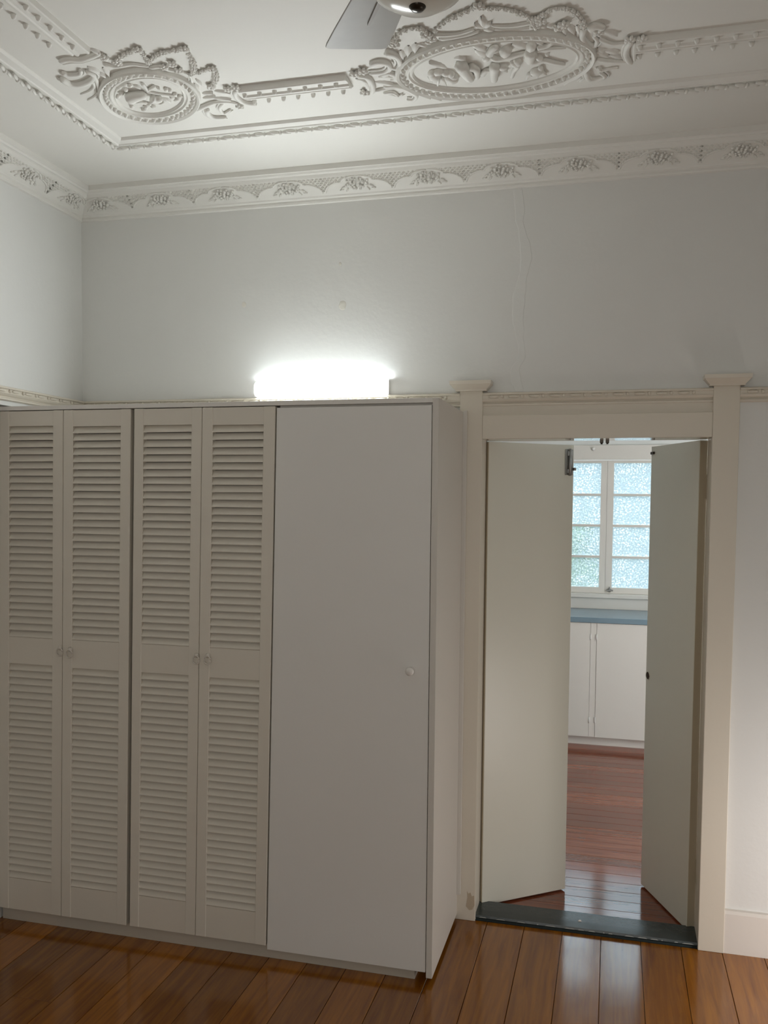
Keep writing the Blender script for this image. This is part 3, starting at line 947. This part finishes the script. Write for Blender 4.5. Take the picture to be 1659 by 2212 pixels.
# ------------------------------------------------------------------ medallions
ORN = json.loads('''{"m1":{"T":[[0.01,0.006,[[-1.592,-1.072],[-1.563,-1.049],[-1.51,-1.051],[-1.484,-1.04],[-1.457,-1.024]]],[0.01,0.006,[[-1.461,-1.018],[-1.419,-1.015],[-1.407,-0.992],[-1.373,-0.968],[-1.357,-0.936],[-1.372,-0.894]]],[0.012,0.012,[[-1.721,-1.119],[-1.683,-1.126],[-1.651,-1.115],[-1.605,-1.124],[-1.563,-1.139]]],[0.009,0.009,[[-1.72,-1.104],[-1.685,-1.107],[-1.654,-1.1],[-1.608,-1.108],[-1.568,-1.115]]],[0.013,0.008,[[-1.757,-1.057],[-1.745,-1.037],[-1.705,-1.035],[-1.686,-1.058]]],[0.015,0.01,[[-1.784,-1.025],[-1.776,-0.981],[-1.74,-0.973],[-1.693,-0.99],[-1.664,-1.018],[-1.674,-1.048]]],[0.01,0.006,[[-1.664,-1.018],[-1.682,-0.973],[-1.708,-0.921],[-1.739,-0.868]]],[0.004,0.008,[[-1.793,-0.9],[-1.752,-0.913],[-1.715,-0.938],[-1.695,-0.976]]],[0.004,0.008,[[-1.796,-0.854],[-1.748,-0.878],[-1.716,-0.908]]],[0.012,0.006,[[-1.455,-0.705],[-1.405,-0.728],[-1.36,-0.744],[-1.312,-0.736],[-1.278,-0.699]]],[0.014,0.008,[[-1.412,-0.705],[-1.426,-0.668],[-1.417,-0.635],[-1.373,-0.625]]],[0.01,0.006,[[-1.337,-0.732],[-1.367,-0.695],[-1.369,-0.655],[-1.332,-0.677]]],[0.012,0.012,[[-1.25,-0.814],[-1.266,-0.786],[-1.269,-0.749],[-1.259,-0.719],[-1.223,-0.696]]]],"F":[[0.016,-1.538,-1.076],[0.016,-1.434,-1.131],[0.016,-1.291,-1.103],[0.016,-1.262,-0.968],[0.016,-1.373,-1.028],[0.016,-1.408,-1.016],[0.016,-1.32,-0.857],[0.016,-1.373,-0.984],[0.016,-1.564,-1.114],[0.016,-1.273,-0.831],[0.016,-1.24,-0.833],[0.016,-1.319,-0.857],[0.016,-1.286,-0.701]],"G":[[[-1.548,-1.078],[-1.518,-1.097],[-1.491,-1.113],[-1.465,-1.122],[-1.434,-1.131],[-1.433,-1.102],[-1.439,-1.072],[-1.444,-1.051]],[[-1.444,-1.051],[-1.426,-1.066],[-1.4,-1.082],[-1.367,-1.096],[-1.339,-1.096],[-1.291,-1.103],[-1.294,-1.067],[-1.3,-1.036],[-1.31,-1.003],[-1.33,-0.968],[-1.352,-0.946]],[[-1.341,-0.95],[-1.315,-0.954],[-1.29,-0.962],[-1.262,-0.968],[-1.267,-0.932],[-1.294,-0.883],[-1.318,-0.86]]],"L":[[0.02,-1.656,-1.064,-1.636,-1.026],[0.018,-1.611,-1.047,-1.615,-1.0],[0.016,-1.649,-1.029,-1.63,-1.0],[0.018,-1.586,-1.163,-1.563,-1.133],[0.016,-1.376,-0.81,-1.336,-0.812],[0.016,-1.39,-0.778,-1.34,-0.785],[0.018,-1.357,-0.77,-1.296,-0.751],[0.016,-1.328,-0.819,-1.278,-0.798],[0.012,-1.351,-0.909,-1.347,-0.873],[0.012,-1.369,-0.882,-1.371,-0.843]],"B":[]},"t1":{"T":[[0.03,0.018,[[-1.636,-0.856],[-1.599,-0.866],[-1.559,-0.868]]],[0.007,0.005,[[-1.557,-0.871],[-1.531,-0.85],[-1.499,-0.831],[-1.449,-0.804]]],[0.009,0.006,[[-1.54,-0.926],[-1.544,-0.898],[-1.549,-0.873]]],[0.009,0.006,[[-1.508,-0.9],[-1.534,-0.885],[-1.556,-0.871]]],[0.026,0.014,[[-1.556,-0.841],[-1.544,-0.827],[-1.522,-0.825]]],[0.008,0.006,[[-1.653,-0.905],[-1.627,-0.921],[-1.601,-0.933]]],[0.008,0.006,[[-1.635,-0.805],[-1.616,-0.804],[-1.597,-0.792]]],[0.009,0.005,[[-1.635,-0.844],[-1.634,-0.82],[-1.598,-0.835],[-1.562,-0.857]]],[0.009,0.005,[[-1.576,-0.799],[-1.559,-0.779],[-1.538,-0.782]]]],"F":[],"G":[],"L":[[0.02,-1.53,-0.812,-1.51,-0.784],[0.018,-1.578,-0.92,-1.559,-0.901],[0.016,-1.509,-0.89,-1.497,-0.883]],"B":[[0.014,-1.632,-0.919],[0.014,-1.648,-0.877],[0.014,-1.673,-0.86],[0.014,-1.617,-0.9],[0.014,-1.588,-0.923],[0.014,-1.601,-0.933],[0.014,-1.473,-0.859],[0.014,-1.47,-0.828],[0.014,-1.485,-0.794],[0.014,-1.462,-0.811],[0.014,-1.491,-0.811],[0.014,-1.482,-0.869],[0.014,-1.621,-0.762],[0.014,-1.592,-0.763],[0.014,-1.562,-0.796],[0.014,-1.596,-0.784],[0.014,-1.636,-0.749],[0.014,-1.666,-0.78]]},"m2":{"T":[[0.01,0.006,[[-0.527,-1.001],[-0.485,-0.991],[-0.445,-0.989],[-0.402,-1.004]]],[0.01,0.006,[[-0.513,-0.974],[-0.461,-0.973],[-0.42,-0.978],[-0.388,-0.989]]],[0.006,0.01,[[-0.349,-1.007],[-0.311,-0.995],[-0.272,-0.993],[-0.227,-1.0]]],[0.006,0.01,[[-0.351,-0.99],[-0.313,-0.978],[-0.274,-0.972],[-0.225,-0.97]]],[0.016,0.008,[[-0.69,-0.939],[-0.67,-0.926],[-0.659,-0.901],[-0.661,-0.862],[-0.677,-0.836],[-0.696,-0.847],[-0.7,-0.877]]],[0.014,0.007,[[-0.738,-0.803],[-0.711,-0.812],[-0.698,-0.793],[-0.701,-0.769],[-0.718,-0.761]]],[0.012,0.008,[[-0.753,-0.722],[-0.717,-0.719],[-0.686,-0.693],[-0.666,-0.659],[-0.66,-0.63],[-0.675,-0.607],[-0.699,-0.612]]],[0.01,0.006,[[-0.766,-0.675],[-0.734,-0.675],[-0.72,-0.644],[-0.702,-0.654]]],[0.014,0.008,[[-0.085,-0.935],[-0.092,-0.891],[-0.08,-0.852],[-0.059,-0.831],[-0.049,-0.855],[-0.06,-0.889]]],[0.018,0.012,[[-0.072,-0.932],[-0.052,-0.944],[-0.026,-0.926]]],[0.01,0.006,[[-0.045,-0.865],[-0.006,-0.827],[0.033,-0.823]]],[0.01,0.006,[[-0.053,-0.742],[-0.006,-0.719],[0.043,-0.703],[0.056,-0.685]]],[0.014,0.008,[[-0.088,-0.681],[-0.083,-0.631],[-0.064,-0.614],[-0.029,-0.625],[-0.046,-0.659]]],[0.01,0.005,[[-0.048,-0.689],[-0.04,-0.667],[-0.018,-0.67],[0.014,-0.673]]],[0.01,0.005,[[-0.108,-0.652],[-0.135,-0.628],[-0.162,-0.593]]],[0.01,0.005,[[-0.092,-0.636],[-0.11,-0.603]]],[0.012,0.012,[[0.053,-0.829],[0.038,-0.792],[0.037,-0.743],[0.051,-0.695]]],[0.008,0.008,[[0.063,-0.813],[0.061,-0.771],[0.063,-0.703]]],[0.012,0.012,[[-0.82,-0.816],[-0.791,-0.799],[-0.784,-0.763],[-0.791,-0.716],[-0.806,-0.688]]],[0.008,0.008,[[-0.826,-0.795],[-0.81,-0.778],[-0.803,-0.742],[-0.809,-0.707]]],[0.014,0.008,[[-0.757,-0.874],[-0.726,-0.886],[-0.702,-0.869],[-0.701,-0.84],[-0.728,-0.818],[-0.777,-0.819]]],[0.01,0.006,[[-0.795,-0.695],[-0.754,-0.703],[-0.711,-0.701]]]],"F":[[0.018,-0.37,-1.125],[0.018,-0.546,-1.011],[0.018,-0.223,-0.987],[0.018,-0.532,-0.989],[0.018,-0.65,-0.981],[0.018,-0.204,-1.009],[0.018,-0.142,-0.975],[0.018,-0.157,-0.964],[0.018,0.046,-0.846],[0.018,0.082,-0.842],[0.018,-0.045,-0.908],[0.018,-0.823,-0.832],[0.018,-0.79,-0.845],[0.018,-0.824,-0.701]],"G":[[[-0.664,-0.984],[-0.645,-1.001],[-0.624,-1.032],[-0.604,-1.045],[-0.576,-1.05],[-0.551,-1.042],[-0.538,-1.011],[-0.529,-0.989]],[[-0.514,-1.023],[-0.493,-1.048],[-0.466,-1.071],[-0.432,-1.091],[-0.396,-1.108],[-0.37,-1.127]],[[-0.37,-1.127],[-0.356,-1.103],[-0.341,-1.102],[-0.309,-1.092],[-0.293,-1.083],[-0.274,-1.07],[-0.253,-1.049],[-0.233,-1.023],[-0.223,-0.992]],[[-0.227,-1.007],[-0.21,-1.027],[-0.191,-1.041],[-0.173,-1.055],[-0.14,-1.054],[-0.112,-1.032],[-0.096,-0.995],[-0.087,-0.964],[-0.086,-0.93]]],"L":[[0.024,-0.374,-0.998,-0.395,-1.032],[0.024,-0.372,-1.0,-0.372,-1.06],[0.024,-0.371,-1.0,-0.346,-1.028],[0.018,-0.375,-0.988,-0.343,-0.99],[0.022,-0.643,-0.931,-0.645,-0.887],[0.022,-0.613,-0.951,-0.628,-0.899],[0.022,-0.588,-0.961,-0.601,-0.915],[0.022,-0.584,-0.954,-0.554,-0.948],[0.016,-0.56,-0.96,-0.538,-0.96],[0.016,-0.652,-0.635,-0.614,-0.606],[0.016,-0.627,-0.623,-0.581,-0.585],[0.02,-0.219,-0.976,-0.191,-0.97],[0.02,-0.192,-0.965,-0.163,-0.963],[0.02,-0.15,-0.965,-0.138,-0.912],[0.02,-0.133,-0.961,-0.114,-0.912],[0.02,-0.105,-0.949,-0.096,-0.902],[0.022,-0.034,-0.903,0.011,-0.875],[0.02,-0.052,-0.781,-0.017,-0.751],[0.024,-0.03,-0.787,0.015,-0.765],[0.02,-0.014,-0.756,0.024,-0.735],[0.018,-0.049,-0.807,-0.03,-0.781],[0.016,-0.075,-0.713,-0.085,-0.68],[0.02,-0.754,-0.782,-0.696,-0.781],[0.022,-0.775,-0.752,-0.717,-0.73],[0.018,-0.759,-0.668,-0.72,-0.65],[0.018,-0.675,-0.862,-0.712,-0.814]],"B":[]},"t2":{"T":[[0.014,0.008,[[-0.558,-0.748],[-0.573,-0.692]]],[0.014,0.008,[[-0.548,-0.74],[-0.546,-0.686]]],[0.012,0.008,[[-0.523,-0.728],[-0.521,-0.69]]],[0.012,0.008,[[-0.589,-0.756],[-0.588,-0.718]]],[0.03,0.02,[[-0.473,-0.829],[-0.466,-0.781],[-0.453,-0.718]]],[0.02,0.012,[[-0.449,-0.8],[-0.43,-0.773],[-0.436,-0.714]]],[0.018,0.01,[[-0.378,-0.852],[-0.362,-0.886],[-0.344,-0.901]]],[0.014,0.01,[[-0.372,-0.839],[-0.355,-0.818],[-0.309,-0.825],[-0.263,-0.839]]],[0.024,0.014,[[-0.367,-0.793],[-0.376,-0.748],[-0.384,-0.683]]],[0.014,0.008,[[-0.419,-0.728],[-0.401,-0.754],[-0.38,-0.755]]],[0.016,0.008,[[-0.311,-0.785],[-0.299,-0.765],[-0.314,-0.734],[-0.326,-0.688]]],[0.026,0.018,[[-0.248,-0.854],[-0.253,-0.823],[-0.255,-0.789]]],[0.01,0.008,[[-0.318,-0.824],[-0.276,-0.833],[-0.242,-0.837],[-0.206,-0.84],[-0.142,-0.836]]],[0.012,0.01,[[-0.259,-0.773],[-0.234,-0.768],[-0.211,-0.776],[-0.185,-0.756],[-0.151,-0.735]]],[0.012,0.006,[[-0.299,-0.771],[-0.315,-0.728],[-0.327,-0.688]]],[0.012,0.006,[[-0.258,-0.696],[-0.271,-0.693],[-0.28,-0.662]]],[0.012,0.006,[[-0.228,-0.737],[-0.228,-0.708],[-0.213,-0.68]]],[0.014,0.008,[[-0.229,-0.861],[-0.213,-0.862],[-0.197,-0.864],[-0.179,-0.881]]],[0.01,0.006,[[-0.238,-0.686],[-0.246,-0.663]]]],"F":[],"G":[],"L":[[0.024,-0.526,-0.789,-0.57,-0.846],[0.024,-0.49,-0.844,-0.453,-0.842],[0.028,-0.42,-0.908,-0.383,-0.875],[0.028,-0.416,-0.883,-0.382,-0.825],[0.026,-0.302,-0.891,-0.256,-0.861],[0.022,-0.366,-0.758,-0.334,-0.732],[0.028,-0.303,-0.888,-0.256,-0.862],[0.024,-0.235,-0.894,-0.209,-0.877],[0.02,-0.209,-0.801,-0.195,-0.809]],"B":[[0.024,-0.577,-0.771],[0.024,-0.555,-0.778],[0.024,-0.517,-0.757],[0.024,-0.531,-0.766],[0.024,-0.512,-0.738],[0.024,-0.359,-0.875],[0.024,-0.39,-0.832],[0.024,-0.371,-0.759],[0.024,-0.345,-0.764],[0.024,-0.297,-0.782],[0.034,-0.325,-0.859],[0.034,-0.571,-0.757],[0.034,-0.52,-0.727],[0.03,-0.245,-0.87],[0.03,-0.242,-0.711],[0.03,-0.252,-0.817],[0.02,-0.307,-0.779],[0.02,-0.227,-0.794],[0.02,-0.265,-0.798]]}}''')
pet = MB()
for k in range(5):
    a = 2 * math.pi * k / 5
    pet.ell((.58 * math.cos(a), .58 * math.sin(a), -.25), .48, .34, .42, a, 7, 5)
pet.ell((0, 0, -.5), .30, .30, .34, 0, 8, 5)
FLW = pet.mesh('flower', PLASTER)
def leafmesh():
    """acanthus lobe of unit length along x, with a raised midrib and a curled tip"""
    rows = []
    N = 9
    for i in range(N):
        t = i / (N - 1)
        wd_ = (math.sin(math.pi * min(1, t * .92 + .06)) ** .8) * (.5 if i % 2 == 0 else .42)
        hz = -.22 * math.sin(math.pi * (t * .8 + .15)) - .25 * t * t
        rows.append([(t, -wd_, .0), (t, -wd_ * .55, hz * .75), (t, 0, hz * 1.25), (t, wd_ * .55, hz * .75), (t, wd_, .0)])
    return MB().rows(rows, smooth=True).mesh('acanthus_leaf', PLASTER)
LFM = leafmesh()
def medallion(at, rx, ry, rot, label, key, tkey, nbeads):
    m = thing('ceiling_medallion', (at[0], at[1], ZC), label, 'medallion', 'oval plaster medallions on the ceiling')
    ca, sa = math.cos(rot), math.sin(rot)
    def P(a, off):
        # point at parameter a on the ellipse pushed out by off
        x, y = rx * math.cos(a), ry * math.sin(a)
        nx, ny = math.cos(a) / rx, math.sin(a) / ry
        l_ = math.hypot(nx, ny)
        x, y = x + nx / l_ * off, y + ny / l_ * off
        return at[0] + x * ca - y * sa, at[1] + x * sa + y * ca
    rp = [(.026, 0), (.025, -.014), (.020, -.019), (.012, -.014), (.009, -.006), (-.010, -.006), (-.014, -.011), (-.019, -.011), (-.022, -.005), (-.027, -.005), (-.031, -.009), (-.035, -.004), (-.036, 0)]
    NS = 72
    b = MB().rows([[P(2 * math.pi * i / NS, o) + (ZC + z,) for o, z in rp] for i in range(NS + 1)], smooth=False)
    obj('oval_rim', b, PLASTER, m)
    # beads at equal arc length
    ring = [Vector(P(2 * math.pi * i / 720, 0)) for i in range(721)]
    tot = sum((c - d).length for c, d in zip(ring, ring[1:]))
    for p in along(ring, tot / nbeads)[:nbeads]:
        link('bead', BD, m, (p.x, p.y, ZC - .0045))
    D = ORN[key]
    for gpts in D['G']:
        path = smooth_path(gpts, 5)
        b = MB().tube([(p.x, p.y, ZC - .003) for p in path], .0035, .0035, 6)
        gl = obj('garland', b, PLASTER, m)
        for i, p in enumerate(along(path, .0225)):
            o = link('garland_bloom', FLW, gl, (p.x, p.y, ZC - .004))
            s = .0098 * random.uniform(.85, 1.3)
            o.scale = (s, s, s * 1.1)
            o.rotation_euler = (0, 0, random.uniform(0, 6))
    for r_, x, y in D['F']:
        o = link('flower', FLW, m, (x, y, ZC - .004))
        o.scale = (r_, r_, r_ * 1.0)
        o.rotation_euler = (0, 0, random.uniform(0, 6))
    for r0, r1, tp in D['T']:
        path = smooth_path(tp, 5)
        b = MB().tube([(p.x, p.y, ZC - .35 * r0) for p in path], r0 * .8, r1 * .8, 8, 1.0)
        # a second, thinner rib makes the scroll read as carved
        off = []
        for i, p in enumerate(path):
            d = (path[min(i + 1, len(path) - 1)] - path[max(i - 1, 0)]).normalized()
            off.append((p.x - d.y * r0 * .95, p.y + d.x * r0 * .95, ZC - .2 * r0))
        b.tube(off, r0 * .38, r1 * .38, 6)
        obj('scroll', b, PLASTER, m)
    def lf(seq, par):
        for w_, x0, y0, x1, y1 in seq:
            ln_ = math.hypot(x1 - x0, y1 - y0)
            o = link('acanthus_leaf', LFM, par, (x0, y0, ZC))
            o.scale = (ln_, min(w_ * 1.3, ln_ * .75), .030)
            o.rotation_euler = (0, 0, math.atan2(y1 - y0, x1 - x0))
    lf(D['L'], m)
    D = ORN[tkey]
    tro = MB()
    for r_, x, y in D['B']:
        a = random.uniform(0, 3.1)
        tro.ell((x, y, ZC - .003), r_ * .80, r_ * .58, r_ * .62, a, 8, 6)
    for r0, r1, tp in D['T']:
        tro.tube([(p.x, p.y, ZC - .45 * r0) for p in smooth_path(tp, 5)], r0 * .8, r1 * .8, 8, .9)
    tr = obj(('trophy_relief' if tkey == 't1' else 'figure_relief'), tro, PLASTER, m)
    lf(D['L'], tr)
    return m
medallion((-1.565, -.834), .1827, .1420, math.radians(139.2), 'small oval plaster medallion in the corner with an instrument trophy', 'm1', 't1', 40)
medallion((-.375, -.772), .2971, .1788, math.radians(-1.3), 'long oval plaster medallion with raised figures beside the fan blade', 'm2', 't2', 58)
